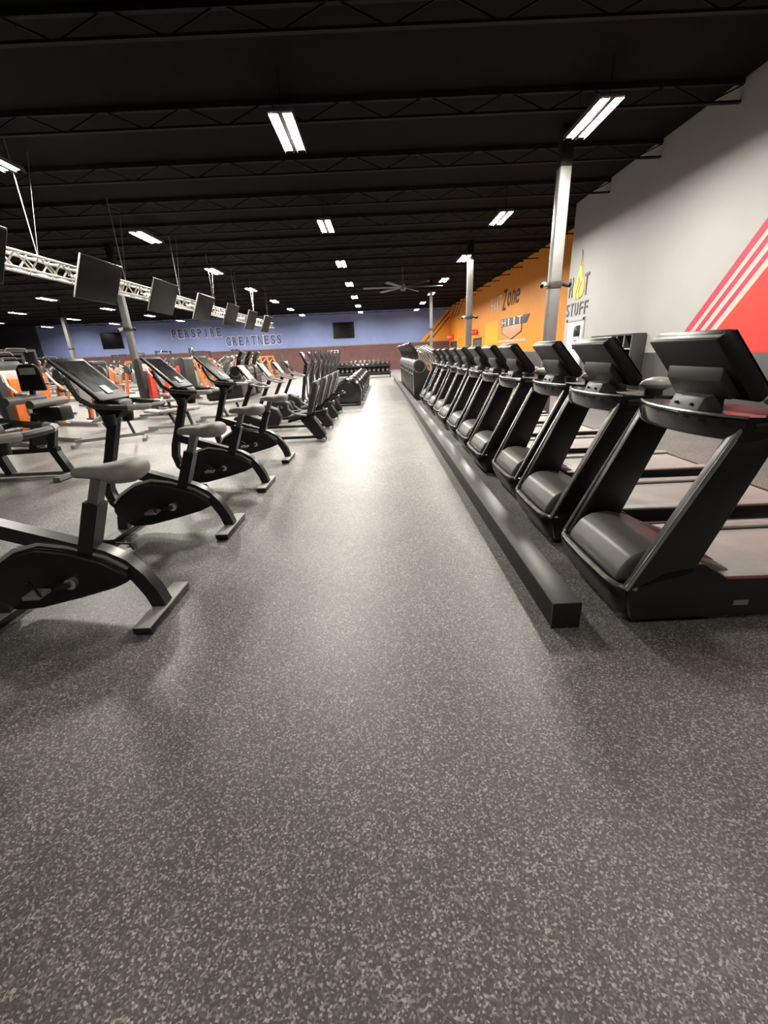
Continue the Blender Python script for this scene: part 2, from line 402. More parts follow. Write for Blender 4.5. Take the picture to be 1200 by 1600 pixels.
column(3.5, 9.2, 'grey steel column beside the treadmill decks and the grey wall'); cameras(3.5, 9.2, 'grey column beside the grey wall')
column(3.5, 17.3, 'grey steel column in front of the shield badge wall'); cameras(3.5, 17.3, 'grey column before the badge wall')
column(3.05, 25.4, 'grey steel column between the stair climbers and the far exit doors', .17)
column(-8.27, 15.5, 'grey steel column among the machines behind the white truss', .19); cameras(-8.27, 15.5, 'grey column behind the white truss')
column(-20.0, 30.0, 'grey steel column far off among the outer strength machines', .22)

# ================================================================ beam along the aisle
t = thing('cable_beam', 'long low black box beam on the floor along the treadmill fronts', 'beam', (.99, 1.99, 0))
m = MB(); m.lo((-.075, .004, 0), (.075, 23.4, .155), .003); m.build('channel', 'black_plastic', t)
m = MB(); m.lo((-.08, 0, .152), (.08, 23.4, .162), .003); m.build('lid', 'grey_plastic', t)
m = MB(); m.lo((-.08, -.004, 0), (.08, .006, .160), .002); m.build('end_cap', 'black_metal', t)

# ================================================================ treadmill (front at local x=0, faces -x)
def make_treadmill():
    t = thing('treadmill', '', 'treadmill', (0, 0, 0), 0, 'treadmills behind the floor beam')
    m = MB(); rings = []
    for z, ins in ((.03, .09), (.08, .05), (.16, .015), (.235, 0), (.25, .004)):
        rings.append(roundrect(ins, .62, -.41 + ins, .41 - ins, .09, z))
    m.loft(rings); base = m.build('front_base', 'black_metal', t)
    for s in (-1, 1): MB().cyl((.14, s * .3, 0), (.14, s * .3, .05), .03).build('front_foot', 'charcoal', base)
    m = MB(); pth = [(.10, -.405, .256), (.055, -.393, .256), (.018, -.35, .255), (.004, -.26, .254), (-.004, 0, .254)]
    m.tube(pth + mirror(pth[:-1])[::-1], .014, 8); m.build('lip_trim', 'silver', t)
    hp = [(.035, .245), (.045, .30), (.10, .385), (.17, .425), (.28, .435), (.40, .405), (.52, .345), (.68, .285), (.68, .24)]
    m = MB(); m.prism(hp, -.31, .31, 'xz', .028, 3); m.build('motor_hood', 'grey_plastic', t, 50)
    m = MB(); m.prism([(.40, .40), (.52, .352), (.66, .30), (.66, .27), (.45, .30)], -.2, .2, 'xz', .012); m.build('hood_step', 'charcoal', t)
    # deck
    m = MB(); m.lo((.55, -.275, .20), (2.0, .275, .262), .004); m.build('belt', 'belt', t)
    m = MB(); m.cyl((2.0, -.275, .229), (2.0, .275, .229), .034, 16); m.build('rear_roller', 'belt', t)
    for s in (-1, 1):
        m = MB(); m.lo((.60, s * .283, .262), (2.03, s * .385, .284), .006); m.build('foot_rail', 'foot_rail', t)
        sp = [(.10, .06), (.045, .245), (.24, .36), (.44, .385), (.58, .292), (2.06, .272), (2.08, .25), (2.08, .12), (2.02, .07)]
        m = MB(); m.prism(sp, s * .372, s * .412, 'xz', .008); sc = m.build('side_cover', 'black_metal', t)
        m = MB(); m.lo((.64, s * .412, .13), (.72, s * .415, .16)); m.build('badge_plate', 'mid_grey', sc)
        # upright
        up_ = [(.035, .235), (.40, .37), (.62, 1.06), (.43, 1.12)]
        m = MB(); m.prism([(.05, .24), (.38, .33), (.655, 1.07), (.46, 1.13)], s * .345, s * .412, 'xz', .012); ur = m.build('upright', 'black_metal', t)
        m = MB(); m.tube([(.045, s * .405, .25), (.455, s * .405, 1.10)], .011, 8); m.build('edge_trim', 'silver', ur)
        m = MB(); m.lo((2.02, s * .30, 0), (2.08, s * .38, .08), .01); m.build('rear_foot', 'charcoal', t)
        # handlebar
        hb = [(.50, s * .39, 1.10), (.70, s * .405, 1.09), (.95, s * .405, 1.06), (1.08, s * .40, 1.03)]
        m = MB(); m.tube(hb, [.035, .034, .028, .024], 10); m.build('handlebar', 'black_plastic', t)
        m = MB(); m.ell((.80, s * .24, 1.20), (.12, .09, .05), 16, 8); pod = m.build('cup_pod', 'pale_grey', t)
        m = MB(); m.cyl((.78, s * .24, 1.10), (.78, s * .24, 1.19), .06, 14); m.build('pod_stem', 'charcoal', pod)
    m = MB(); m.lo((2.02, -.40, .12), (2.10, .40, .25), .02); m.build('rear_cap', 'black_plastic', t)
    # console cross band
    pl = []
    for k_ in range(17):
        a = -1 + 2 * k_ / 16
        pl.append((.36 + .10 * abs(a) ** 2.4, .42 * a))
    m = MB(); rings = []
    for x, y in pl:
        rings.append([(x, y, 1.035), (x - .012, y, 1.06), (x - .012, y, 1.13), (x + .005, y, 1.148), (x + .22, y, 1.135), (x + .22, y, 1.06)])
    m.loft(rings); cb = m.build('cross_band', 'black_gloss', t)
    m = MB(); m.tube([(x - .003, y, 1.147) for x, y in pl], .007, 6); m.build('band_trim', 'silver', cb)
    m = MB(); m.lo((.55, -.35, 1.085), (.88, .35, 1.125), .015); m.build('tray', 'black_plastic', t)
    # console
    m = MB(); m.prism([(.345, 1.49), (.40, 1.535), (.425, 1.53), (.68, 1.235), (.64, 1.19), (.585, 1.20)], -.265, .265, 'xz', .012); co = m.build('console', 'black_plastic', t)
    m = MB(); m.prism([(.36, 1.492), (.405, 1.525), (.41, 1.535), (.352, 1.50)], -.26, .26, 'xz', .003); m.build('console_cap', 'pale_grey', co)
    m = MB(); m.prism([(.45, 1.30), (.455, 1.38), (.52, 1.36), (.60, 1.22), (.52, 1.20)], -.21, .21, 'xz', .014); m.build('back_housing', 'charcoal', co)
    m = MB(); m.prism([(.432, 1.526), (.436, 1.530), (.672, 1.256), (.668, 1.252)], -.26, .26, 'xz'); m.build('display', 'screen', co)
    m = MB(); m.prism([(.42, 1.11), (.46, 1.21), (.56, 1.23), (.58, 1.11)], -.12, .12, 'xz', .008); nk = m.build('neck', 'grey_plastic', t)
    for y in (-.06, .06): MB().cyl((.43, y, 1.17), (.445, y, 1.168), .008, 8).build('bolt', 'black_metal', nk)
    return t
tm0 = make_treadmill(); XT = 1.235
NT = 11
for i in range(NT):
    y = 2.36 + 1.062 * i
    lab = 'black treadmill with grey motor hood, %s from the open end of the floor beam' % ORD[i]
    jx = (0, 0, .05, -.03, 0, .01, -.01, .02, 0, .01, 0)[i]
    if i == 0: tm0.location = (XT, y, 0); tm0['label'] = lab
    else: dup(tm0, (XT + jx, y, 0), 0, lab)

# ================================================================ stair climber (front at local x=0, faces -x)
def make_stair():
    t = thing('stair_climber', '', 'stair climber', (0, 0, 0), 0, 'stair climbers after the treadmills')
    m = MB(); m.prism([(.02, .06), (0, .9), (.05, 1.05), (.35, 1.05), (.5, .9), (1.45, .30), (1.45, .06)], -.40, -.34, 'xz', .01); m.build('side_panel', 'black_metal', t)
    m = MB(); m.prism([(.02, .06), (0, .9), (.05, 1.05), (.35, 1.05), (.5, .9), (1.45, .30), (1.45, .06)], .34, .40, 'xz', .01); m.build('side_panel', 'black_metal', t)
    m = MB(); m.lo((.02, -.34, .06), (.08, .34, .9), .01); m.build('front_panel', 'charcoal', t)
    m = MB(); m.cyl((.19, -.41, 1.05), (.19, .41, 1.05), .21, 24); sh = m.build('top_shroud', 'grey_plastic', t)
    for s in (-1, 1):
        m = MB(); m.cyl((.19, s * .41, 1.05), (.19, s * .425, 1.05), .17, 20); m.build('shroud_cap', 'black_metal', sh)
        m = MB(); m.lo((.1, s * .30, 0), (1.4, s * .38, .06), .01); m.build('skid', 'black_metal', t)
        m = MB(); m.tube([(.2, s * .37, 1.2), (.15, s * .38, 1.55), (.4, s * .40, 1.65), (.9, s * .40, 1.35), (1.2, s * .40, .9), (1.25, s * .38, .45)], .022, 8); m.build('handrail', 'silver', t)
    for k_ in range(4):
        m = MB(); m.lo((.55 + .22 * k_, -.33, .70 - .17 * k_), (.80 + .22 * k_, .33, .74 - .17 * k_), .006); m.build('step', 'grey_plastic', t)
    m = MB(); m.bar((.2, 0, 1.15), (.05, 0, 1.55), .16, .08); m.build('mast', 'black_metal', t)
    m = MB(); m.prism([(-.16, 1.70), (-.08, 1.78), (.12, 1.5), (.06, 1.44)], -.26, .26, 'xz', .012); co = m.build('console', 'black_plastic', t)
    m = MB(); m.prism([(-.062, 1.765), (-.056, 1.769), (.112, 1.529), (.108, 1.525)], -.22, .22, 'xz'); m.build('display', 'screen', co)
    m = MB(); m.lo((-.01, -.35, .78), (.005, .35, .82), .004); m.build('trim_strip', 'silver', t)
    return t
st0 = make_stair()
for i in range(8):
    y = 2.36 + 1.062 * NT + .35 + 1.0 * i
    lab = 'black stair climber with round top shroud, %s past the last treadmill along the beam' % ORD[i]
    if i == 0: st0.location = (1.12, y, 0); st0['label'] = lab
    else: dup(st0, (1.12, y, 0), 0, lab)
for i, (x, y) in enumerate(((-5.3, 17.6), (-5.35, 18.9), (-5.4, 20.2))):
    dup(st0, (x, y, 0), math.pi, 'black stair climber under the truss televisions, %s from the grey column' % ORD[i], 'stair climbers under the truss')

# ================================================================ upright bike (tail at local x=0, faces -x)
def make_bike():
    t = thing('upright_bike', '', 'exercise bike', (0, 0, 0), 0, 'upright bikes along the aisle')
    for x0, nm in ((0, 'rear_foot'), (-1.0, 'front_foot')):
        m = MB(); m.lo((x0 - .055, -.27, .012), (x0 + .055, .27, .05), .006); ft = m.build(nm, 'black_metal', t)
        m = MB(); m.lo((x0 - .052, -.268, .049), (x0 + .052, .268, .055), .002); m.build('foot_plate', 'foot_rail', ft)
        for y in (-.24, .24): MB().lo((x0 - .05, y - .02, 0), (x0 + .05, y + .02, .014), .003).build('rubber_pad', 'black_plastic', ft)
    sp = [(0, 0, .05), (-.03, 0, .15), (-.085, 0, .26), (-.16, 0, .355), (-.26, 0, .415), (-.36, 0, .45), (-.60, 0, .53), (-.85, 0, .615), (-1.0, 0, .665)]
    m = MB(); m.tube(sp, 0, sq=(.09, .085)); m.build('spine', 'black_metal', t, 60)
    m = MB(); m.tube([(-.80, 0, 1.16), (-.86, 0, .98), (-.945, 0, .75), (-1.02, 0, .56), (-1.045, 0, .44), (-1.02, 0, .32), (-.93, 0, .22), (-.80, 0, .16)], 0, sq=(.075, .075)); m.build('mast', 'black_metal', t, 60)
    m = MB(); m.bar((-.96, 0, .24), (-1.0, 0, .05), .09, .08); m.build('front_strut', 'black_metal', t)
    body = [(-1.0, .30), (-.93, .38), (-.78, .47), (-.62, .505), (-.45, .475), (-.25, .40), (-.13, .31), (-.12, .26), (-.22, .215), (-.45, .155), (-.70, .10), (-.86, .09), (-.96, .16), (-1.01, .24)]
    m = MB(); m.prism(body, -.085, .085, 'xz', .022, 2); bd = m.build('drive_shroud', 'black_plastic', t, 50)
    m = MB(); m.tube([(-1.0, .0, .315), (-.93, 0, .395), (-.78, 0, .485), (-.62, 0, .522), (-.45, 0, .492), (-.25, 0, .415), (-.13, 0, .33)], 0, sq=(.10, .022)); m.build('shroud_trim', 'silver', bd, 60)
    # seat post and saddle
    m = MB(); m.bar((-.375, 0, .40), (-.235, 0, .755), .085, .105); m.build('post_sleeve', 'black_metal', t)
    m = MB(); m.bar((-.24, 0, .74), (-.165, 0, .92), .055, .07); m.build('seat_post', 'grey_plastic', t)
    rings = []
    for x, wd, zt_, th in ((-.315, .02, .945, .03), (-.295, .035, .962, .06), (-.23, .045, .972, .075), (-.15, .06, .975, .09), (-.08, .105, .985, .115), (-.01, .135, 1.0, .13), (.045, .135, 1.0, .125), (.08, .10, .985, .09), (.095, .05, .965, .04)):
        ring = []
        for k_ in range(14):
            a = 2 * math.pi * k_ / 14
            ring.append((x, wd * math.cos(a), zt_ - th / 2 + th / 2 * math.copysign(abs(math.sin(a)) ** .7, math.sin(a))))
        rings.append(ring)
    m = MB(); m.loft(rings); m.build('saddle', 'pad_grey', t, 70)
    # crank and pedals
    c = (-.45, .28)
    m = MB(); m.cyl((c[0], -.12, c[1]), (c[0], .12, c[1]), .035, 14); cr = m.build('crank', 'silver', t)
    for s, dx, dz in ((-1, -.14, -.01), (1, .16, .05)):
        m = MB(); m.bar((c[0], s * .125, c[1]), (c[0] + dx, s * .13, c[1] + dz), .018, .032); m.build('crank_arm', 'black_metal', cr)
        m = MB(); m.box((c[0] + dx, s * .20, c[1] + dz), (.10, .10, .025), .006); pd = m.build('pedal', 'mid_grey', t)
        m = MB(); m.tube([(c[0] + dx - .05, s * .15, c[1] + dz), (c[0] + dx - .08, s * .16, c[1] + dz + .05), (c[0] + dx - .03, s * .19, c[1] + dz + .075), (c[0] + dx + .03, s * .23, c[1] + dz + .05), (c[0] + dx + .05, s * .235, c[1] + dz)], .008, 6); m.build('pedal_strap', 'black_plastic', pd)
    # cockpit
    m = MB(); m.prism([(-.93, 1.17), (-.90, 1.24), (-.70, 1.22), (-.68, 1.14), (-.76, 1.07), (-.86, 1.07)], -.10, .10, 'xz', .015); m.build('console_base', 'black_plastic', t)
    m = MB(); m.prism([(-1.115, 1.545), (-1.09, 1.565), (-.76, 1.235), (-.79, 1.205)], -.20, .20, 'xz', .008); co = m.build('console', 'black_plastic', t)
    m = MB(); m.prism([(-1.066, 1.538), (-1.062, 1.542), (-.825, 1.305), (-.829, 1.301)], -.165, .165, 'xz'); m.build('display', 'screen', co)
    m = MB(); m.prism([(-.86, 1.338), (-.855, 1.343), (-.795, 1.283), (-.80, 1.278)], -.05, .035, 'xz'); m.build('label_plate', 'pale_grey', co)
    for s in (-1, 1):
        m = MB(); m.bar((-1.098, s * .195, 1.560), (-.775, s * .195, 1.237), .014, .014); m.build('console_rail', 'mid_grey', co)
    half = [(-.99, -.23, 1.42), (-.965, -.235, 1.35), (-.92, -.24, 1.255), (-.84, -.245, 1.205), (-.70, -.25, 1.185), (-.56, -.235, 1.175), (-.47, -.18, 1.172), (-.44, -.09, 1.17), (-.435, 0, 1.17)]
    m = MB(); m.tube(half + mirror(half[:-1])[::-1], .021, 8); hb = m.build('handlebar', 'charcoal', t)
    for s in (-1, 1):
        m = MB(); m.tube([(-.56, s * .235, 1.175), (-.47, s * .18, 1.172), (-.445, s * .11, 1.17)], .0235, 8); m.build('pulse_grip', 'pale_grey', hb)
        m = MB(); m.bar((-.80, s * .08, 1.17), (-.78, s * .245, 1.19), .05, .03); m.build('bar_bracket', 'black_plastic', t)
        m = MB(); m.tube([(-.79, s * .135, 1.03), (-.79, s * .135, 1.12)], [.045, .055], 14); m.build('cup_holder', 'black_metal', t)
    return t
bk0 = make_bike()
for i, y in enumerate((2.36, 3.715, 5.085, 6.49)):
    lab = 'black upright exercise bike with grey saddle, %s' % ('fourth from the recumbent bikes', 'third from the recumbent bikes', 'second from the recumbent bikes', 'next to the recumbent bikes')[i]
    if i == 0: bk0.location = (-1.45, y, 0); bk0['label'] = lab
    else: dup(bk0, (-1.45, y, 0), 0, lab)

# ================================================================ recumbent bike (tail at local x=0, faces -x)
def make_recumbent():
    t = thing('recumbent_bike', '', 'exercise bike', (0, 0, 0), 0, 'recumbent bikes along the aisle')
    m = MB(); m.lo((-1.65, -.04, .05), (-.15, .04, .10), .008); m.build('floor_rail', 'black_metal', t)
    m = MB(); m.prism([(-.12, .04), (.02, .04), (.04, .12), (-.18, .50), (-.42, .45), (-.36, .36)], -.13, .13, 'xz', .015); rl = m.build('rear_leg', 'black_plastic', t)
    for y in (-.15, .15): MB().cyl((.0, y - .02, .035), (.0, y + .02, .035), .035, 12).build('wheel', 'pale_grey', rl)
    m = MB(); m.lo((-1.70, -.26, 0), (-1.60, .26, .05), .008); m.build('front_foot', 'black_metal', t)
    for s in (-1, 1):
        m = MB(); m.bar((-.62, s * .09, .39), (.08, s * .09, .545), .035, .05); m.build('seat_rail', 'black_metal', t)
    m = MB(); m.lo((.06, -.12, .50), (.10, .12, .58), .01); m.build('rail_end', 'charcoal', t)
    m = MB(); m.box((-.40, 0, .50), (.40, .44, .07), .03, Matrix.Rotation(-.2, 3, 'Y'), 3); m.build('seat', 'pad_black', t)
    m = MB(); m.prism([(-.26, .52), (-.19, .50), (-.02, 1.02), (-.045, 1.08), (-.10, 1.07)], -.21, .21, 'xz', .025, 3); br = m.build('backrest', 'pad_black', t)
    m = MB(); m.tube([(-.16, -.16, .55), (-.0, -.18, 1.0), (-.0, -.13, 1.09), (-.0, .13, 1.09), (-.0, .18, 1.0), (-.16, .16, .55)], .016, 8); m.build('back_frame', 'mid_grey', br)
    for s in (-1, 1):
        m = MB(); m.tube([(-.25, s * .25, .50), (-.45, s * .27, .54), (-.55, s * .27, .62), (-.56, s * .27, .70)], .018, 8); m.build('seat_handle', 'mid_grey', t)
    body = [(-1.66, .12), (-1.70, .35), (-1.58, .52), (-1.35, .56), (-1.12, .46), (-1.05, .28), (-1.12, .12)]
    m = MB(); m.prism(body, -.12, .12, 'xz', .03, 3); bd = m.build('drive_shroud', 'black_plastic', t, 50)
    m = MB(); m.cyl((-1.3, -.16, .36), (-1.3, .16, .36), .03); cr = m.build('crank', 'silver', t)
    for s in (-1, 1):
        m = MB(); m.bar((-1.3, s * .15, .36), (-1.3 + s * .13, s * .16, .36 + s * .07), .02, .03); m.build('crank_arm', 'black_metal', cr)
        m = MB(); m.box((-1.3 + s * .13, s * .22, .36 + s * .07), (.03, .10, .11), .008); m.build('pedal', 'charcoal', t)
    m = MB(); m.bar((-1.52, 0, .48), (-1.22, 0, 1.05), .05, .07); m.build('mast', 'black_metal', t)
    m = MB(); m.prism([(-1.40, 1.38), (-1.37, 1.40), (-1.14, 1.06), (-1.19, 1.03)], -.19, .19, 'xz', .01); co = m.build('console', 'black_plastic', t)
    m = MB(); m.prism([(-1.352, 1.372), (-1.348, 1.376), (-1.19, 1.142), (-1.194, 1.138)], -.16, .16, 'xz'); m.build('display', 'screen', co)
    hf = [(-1.28, -.22, 1.22), (-1.18, -.25, 1.08), (-1.0, -.23, 1.02), (-.92, -.12, 1.01), (-.91, 0, 1.01)]
    m = MB(); m.tube(hf + mirror(hf[:-1])[::-1], .018, 8); m.build('handlebar', 'mid_grey', t)
    return t
rc0 = make_recumbent()
for i, y in enumerate((7.95, 9.3, 10.6, 11.9)):
    lab = 'black recumbent exercise bike with tall backrest, %s from the upright bikes' % ('first', 'second', 'third', 'fourth')[i]
    if i == 0: rc0.location = (-1.06, y, 0); rc0['label'] = lab
    else: dup(rc0, (-1.06, y, 0), 0, lab)

# ================================================================ rear-drive elliptical (hood at local x=0, faces -x)
def make_elliptical():
    t = thing('elliptical_trainer', '', 'elliptical', (0, 0, 0), 0, 'elliptical trainers along the aisle')
    prof = [(0, .10), (.02, .45), (-.04, .66), (-.20, .80), (-.42, .82), (-.66, .68), (-.80, .45), (-.85, .10)]
    m = MB(); m.prism(prof, -.30, .30, 'xz', .05, 3); hd = m.build('drive_hood', 'black_gloss', t, 50)
    m = MB(); m.lo((.012, -.10, .40), (.024, .10, .45), .003); m.build('hood_badge', 'pale_grey', hd)
    for s in (-1, 1):
        m = MB(); m.cyl((-.38, s * .30, .46), (-.38, s * .34, .46), .22, 20); m.build('crank_disc', 'black_metal', t)
        m = MB(); m.bar((-.45, s * .37, .42), (-1.55, s * .25, .30), .05, .05); m.build('pedal_arm', 'mid_grey', t)
        m = MB(); m.box((-.98, s * .25, .40), (.40, .16, .05), .015); m.build('foot_pedal', 'black_plastic', t)
        m = MB(); m.tube([(-1.62, s * .25, .30), (-1.60, s * .28, .9), (-1.42, s * .28, 1.3), (-1.36, s * .27, 1.66)], .022, 8); m.build('swing_arm', 'charcoal', t)
    m = MB(); m.lo((-1.9, -.06, .04), (-.1, .06, .12), .01); m.build('floor_rail', 'black_metal', t)
    m = MB(); m.lo((-1.95, -.3, 0), (-1.85, .3, .06), .01); m.lo((-.12, -.3, 0), (-.02, .3, .10), .01); m.build('cross_foot', 'black_metal', t)
    m = MB(); m.bar((-1.85, 0, .08), (-1.62, 0, 1.25), .09, .12); m.build('mast', 'black_metal', t)
    m = MB(); m.prism([(-1.76, 1.60), (-1.72, 1.62), (-1.52, 1.27), (-1.60, 1.24)], -.24, .24, 'xz', .012); co = m.build('console', 'black_plastic', t)
    m = MB(); m.prism([(-1.702, 1.592), (-1.698, 1.596), (-1.556, 1.347), (-1.56, 1.343)], -.2, .2, 'xz'); m.build('display', 'screen', co)
    return t
el0 = make_elliptical()
for i in range(7):
    y = 13.6 + 1.35 * i
    lab = 'dark elliptical trainer with rounded rear drive hood, %s from the recumbent bikes' % ORD[i]
    if i == 0: el0.location = (-.55, y, 0); el0['label'] = lab
    else: dup(el0, (-.55 + .02 * i, y, 0), 0, lab)

# ================================================================ truss with televisions
XTR = -5.93
t = thing('lighting_truss', 'long white lattice truss hung from the black ceiling', 'truss', (XTR, 4.5, 3.06))
Ly = 21.8
for dx in (-.12, .12):
    for dz in (0, .25):
        m = MB(); m.cyl((dx, 0, dz), (dx, Ly, dz), .024, 8); m.build('chord', 'white_paint', t)
y = 0; k_ = 0
zz = MB()
while y < Ly - .27:
    z0, z1 = (0, .25) if k_ % 2 == 0 else (.25, 0)
    for dx in (-.12, .12): zz.bar((dx, y, z0), (dx, y + .27, z1), .022, .022)
    for dz in (0, .25): zz.bar((-.12 if k_ % 2 else .12, y, dz), (.12 if k_ % 2 else -.12, y + .27, dz), .02, .02)
    y += .27; k_ += 1
zz.build('lattice', 'white_paint', t)
for y in (.6, 4.2, 7.0, 10.0, 12.9, 15.6, 18.3, 21.2):
    m = MB(); m.cyl((0, y, .25), (0, y, ZC - 3.06 - .01), .008, 6); m.build('hanger_wire', 'mid_grey', t)
    m = MB(); m.cyl((0, y, .25), (-.0, y + .5, ZC - 3.06 - .01), .005, 6); m.build('hanger_wire', 'mid_grey', t)
def make_tv():
    t = thing('television', '', 'television', (0, 0, 0), 0, 'televisions on the truss')
    RT = Matrix.Rotation(math.radians(24), 3, 'Y')
    m = MB(); m.box((0, 0, 0), (.05, 1.36, .80), .008, RT); m.build('panel', 'black_plastic', t)
    d = RT @ Vector((.0265, 0, 0))
    m = MB(); m.box(d, (.004, 1.32, .755), 0, RT); m.build('screen', 'screen', t)
    for s in (-1, 1):
        m = MB(); m.box(RT @ Vector((0, s * .682, 0)), (.03, .006, .79), .001, RT); m.build('bezel_edge', 'mid_grey', t)
        m = MB(); m.bar((-.2175, s * .25, .20), (-.01, s * .25, .12), .03, .03); m.build('bracket', 'black_metal', t)
    return t
tv0 = make_tv()
for i in range(7):
    y = 6.75 + 2.77 * i + (.25 if i else 0)
    lab = 'black television on the white truss, %s from its blue wall end' % ORD[6 - i]
    if i == 0: tv0.location = (XTR + .3601, y, 3.10); tv0['label'] = lab
    else: dup(tv0, (XTR + .3601, y, 3.10), 0, lab)
for x0, lab in ((-2.9, 'black television on the blue wall above the dumbbell rack'), (-23.8, 'black television on the blue wall left of the lettering, beside a column')):
    t = thing('wall_television', lab, 'television', (x0, YB, 3.5))
    m = MB(); m.lo((-.95, -.09, -.66), (.95, -.04, .66), .01); m.build('panel', 'black_plastic', t)
    m = MB(); m.lo((-.92, -.094, -.63), (.92, -.089, .63)); m.build('screen', 'screen', t)
    m = MB(); m.lo((-.3, -.04, -.2), (.3, 0, .2)); m.build('wall_mount', 'charcoal', t)

# ceiling fan
t = thing('ceiling_fan', 'large grey ceiling fan hanging far along the aisle', 'fan', (1.3, 21.3, 4.2))
m = MB(); m.cyl((0, 0, .1), (0, 0, ZC - 4.2), .03, 8); m.build('down_rod', 'column_grey', t)
m = MB(); m.cyl((0, 0, -.1), (0, 0, .12), .12, 16); m.ell((0, 0, -.1), (.11, .11, .06)); m.build('hub', 'mid_grey', t)
for k_ in range(6):
    a = math.radians(60 * k_ + 4); ca, sa = math.cos(a), math.sin(a)
    m = MB(); m.prism([(.10, -.05), (1.75, -.09), (1.8, .0), (1.75, .07), (.10, .05)], -.008, .008, 'xy', .003)
    m.v = [(x * ca - y * sa, x * sa + y * ca, z + y * .3) for x, y, z in m.v]
    m.build('blade', 'column_grey', t)

# ================================================================ cubby shelf by the grey wall
t = thing('cubby_shelf', 'dark open cubby shelf standing against the grey wall', 'shelf', (XW - .02, 10.28, 0))
W2, D2, H2 = 1.8, .29, 1.63
for s in (-1, 1):
    m = MB(); m.lo((-D2, s * W2 / 2 - .02, 0), (0, s * W2 / 2 + .02, H2), .004); m.build('side_panel', 'charcoal', t)
m = MB(); m.lo((-D2, -W2 / 2, H2 - .02), (0, W2 / 2, H2 + .02), .004); m.build('top_panel', 'charcoal', t)
m = MB(); m.lo((-.03, -W2 / 2, .02), (0, W2 / 2, H2 - .02)); m.build('back_panel', 'black_plastic', t)
for k_ in range(5):
    m = MB(); m.lo((-D2 + .008, -W2 / 2 + .02, .06 + k_ * .32), (-.03, W2 / 2 - .02, .08 + k_ * .32)); sh = m.build('shelf_board', 'charcoal', t)
    m = MB(); m.lo((-D2, -W2 / 2 + .02, .06 + k_ * .32), (-D2 + .008, W2 / 2 - .02, .08 + k_ * .32)); m.build('edge_band', 'pale_grey', sh)
for k_ in range(1, 6):
    y = -W2 / 2 + k_ * W2 / 6
    m = MB(); m.lo((-D2 + .006, y - .009, .02), (-.03, y + .009, H2 - .02)); dv = m.build('divider', 'charcoal', t)
    m = MB(); m.lo((-D2 - .002, y - .009, .02), (-D2 + .006, y + .009, H2 - .02)); m.build('edge_band', 'pale_grey', dv)

# ================================================================ benches
def make_bench(inc):
    t = thing('weight_bench', '', 'bench', (0, 0, 0), 0, 'weight benches behind the bikes')
    m = MB(); m.bar((-.62, 0, .12), (.62, 0, .09), .06, .06); m.build('base_rail', 'mid_grey', t)
    for x in (-.62, .62):
        m = MB(); m.lo((x - .035, -.30, 0), (x + .035, .30, .07), .01); m.build('cross_foot', 'mid_grey', t)
    m = MB(); m.bar((-.1, 0, .1), (.05, 0, .42), .06, .08); m.build('post', 'charcoal', t)
    m = MB(); m.box((.40, 0, .46), (.36, .28, .07), .025, Matrix.Rotation(-.12, 3, 'Y'), 3); m.build('seat', 'pad_grey', t)
    a = math.radians(inc)
    c = Vector((.20 - .42 * math.cos(a), 0, .45 + .42 * math.sin(a)))
    m = MB(); m.box(c, (.84, .29, .075), .028, Matrix.Rotation(a, 3, 'Y'), 3); m.build('back_pad', 'pad_grey', t)
    m = MB(); m.bar((-.45, 0, .1), (c.x - .15, 0, c.z - .05 + .15 * math.sin(a)), .05, .05); m.build('back_strut', 'charcoal', t)
    return t
b1 = make_bench(28); b1.location = (-5.55, 8.75, 0); b1.rotation_euler.z = math.radians(205); b1['label'] = 'grey padded incline bench between the bikes and the orange machines'
b2 = make_bench(4); b2.location = (-4.75, 9.9, 0); b2.rotation_euler.z = math.radians(175); b2['label'] = 'grey padded flat bench just past the incline bench'
dup(b2, (-4.1, 11.4, 0), math.radians(182), 'grey padded flat bench beside the recumbent bike consoles')
dup(b2, (-6.3, 12.4, 0), math.radians(170), 'grey padded flat bench in front of the red and orange machine')

# abdominal machine with foam rollers near the left edge
t = thing('roller_machine', 'black bench machine with foam rollers and silver floor bars', 'gym machine', (-4.95, 6.1, 0))
m = MB(); m.bar((-.95, 0, .05), (.45, 0, .05), .07, .05); m.build('floor_bar', 'mid_grey', t)
m = MB(); m.bar((.42, -.38, .04), (.42, .32, .04), .10, .05); m.build('cross_foot', 'mid_grey', t)
m = MB(); m.bar((.22, 0, .42), (.36, 0, .06), .10, .10); m.build('leg', 'black_metal', t)
m = MB(); m.bar((-.58, 0, .36), (-.50, 0, .06), .10, .10); m.build('leg', 'black_metal', t)
m = MB(); m.bar((-.75, 0, .37), (.30, 0, .40), .09, .06); m.build('top_rail', 'black_metal', t)
m = MB(); m.bar((-.06, 0, .38), (.14, 0, .90), .10, .07); m.build('post', 'black_metal', t)
m = MB(); m.bar((.20, 0, .38), (.38, 0, .90), .10, .07); m.build('post', 'black_metal', t)
m = MB(); m.box((.10, 0, .58), (.2, .14, .22), .02); m.build('weight_block', 'charcoal', t)
m = MB(); m.box((.40, 0, .90), (.36, .26, .20), .03); m.build('hub_block', 'black_plastic', t)
for z, x0 in ((1.05, .36), (1.10, .05)):
    m = MB(); m.cyl((x0, -.34, z), (x0, .34, z), .055, 16); m.build('foam_roller', 'grey_plastic', t)
m = MB(); m.prism([(-.80, .45), (-.35, .45), (-.32, .70), (-.86, .72)], -.2, .2, 'xz', .03); m.build('bucket_seat', 'pad_black', t)
m = MB(); m.tube([(-.86, -.22, .74), (-.3, -.22, .70), (-.26, -.0, .70), (-.3, .22, .70), (-.86, .22, .74)], .014, 8); m.build('seat_rim', 'silver', t)
m = MB(); m.bar((.0, .18, .9), (.06, .18, 1.25), .05, .05); m.build('sign_post', 'black_metal', t)
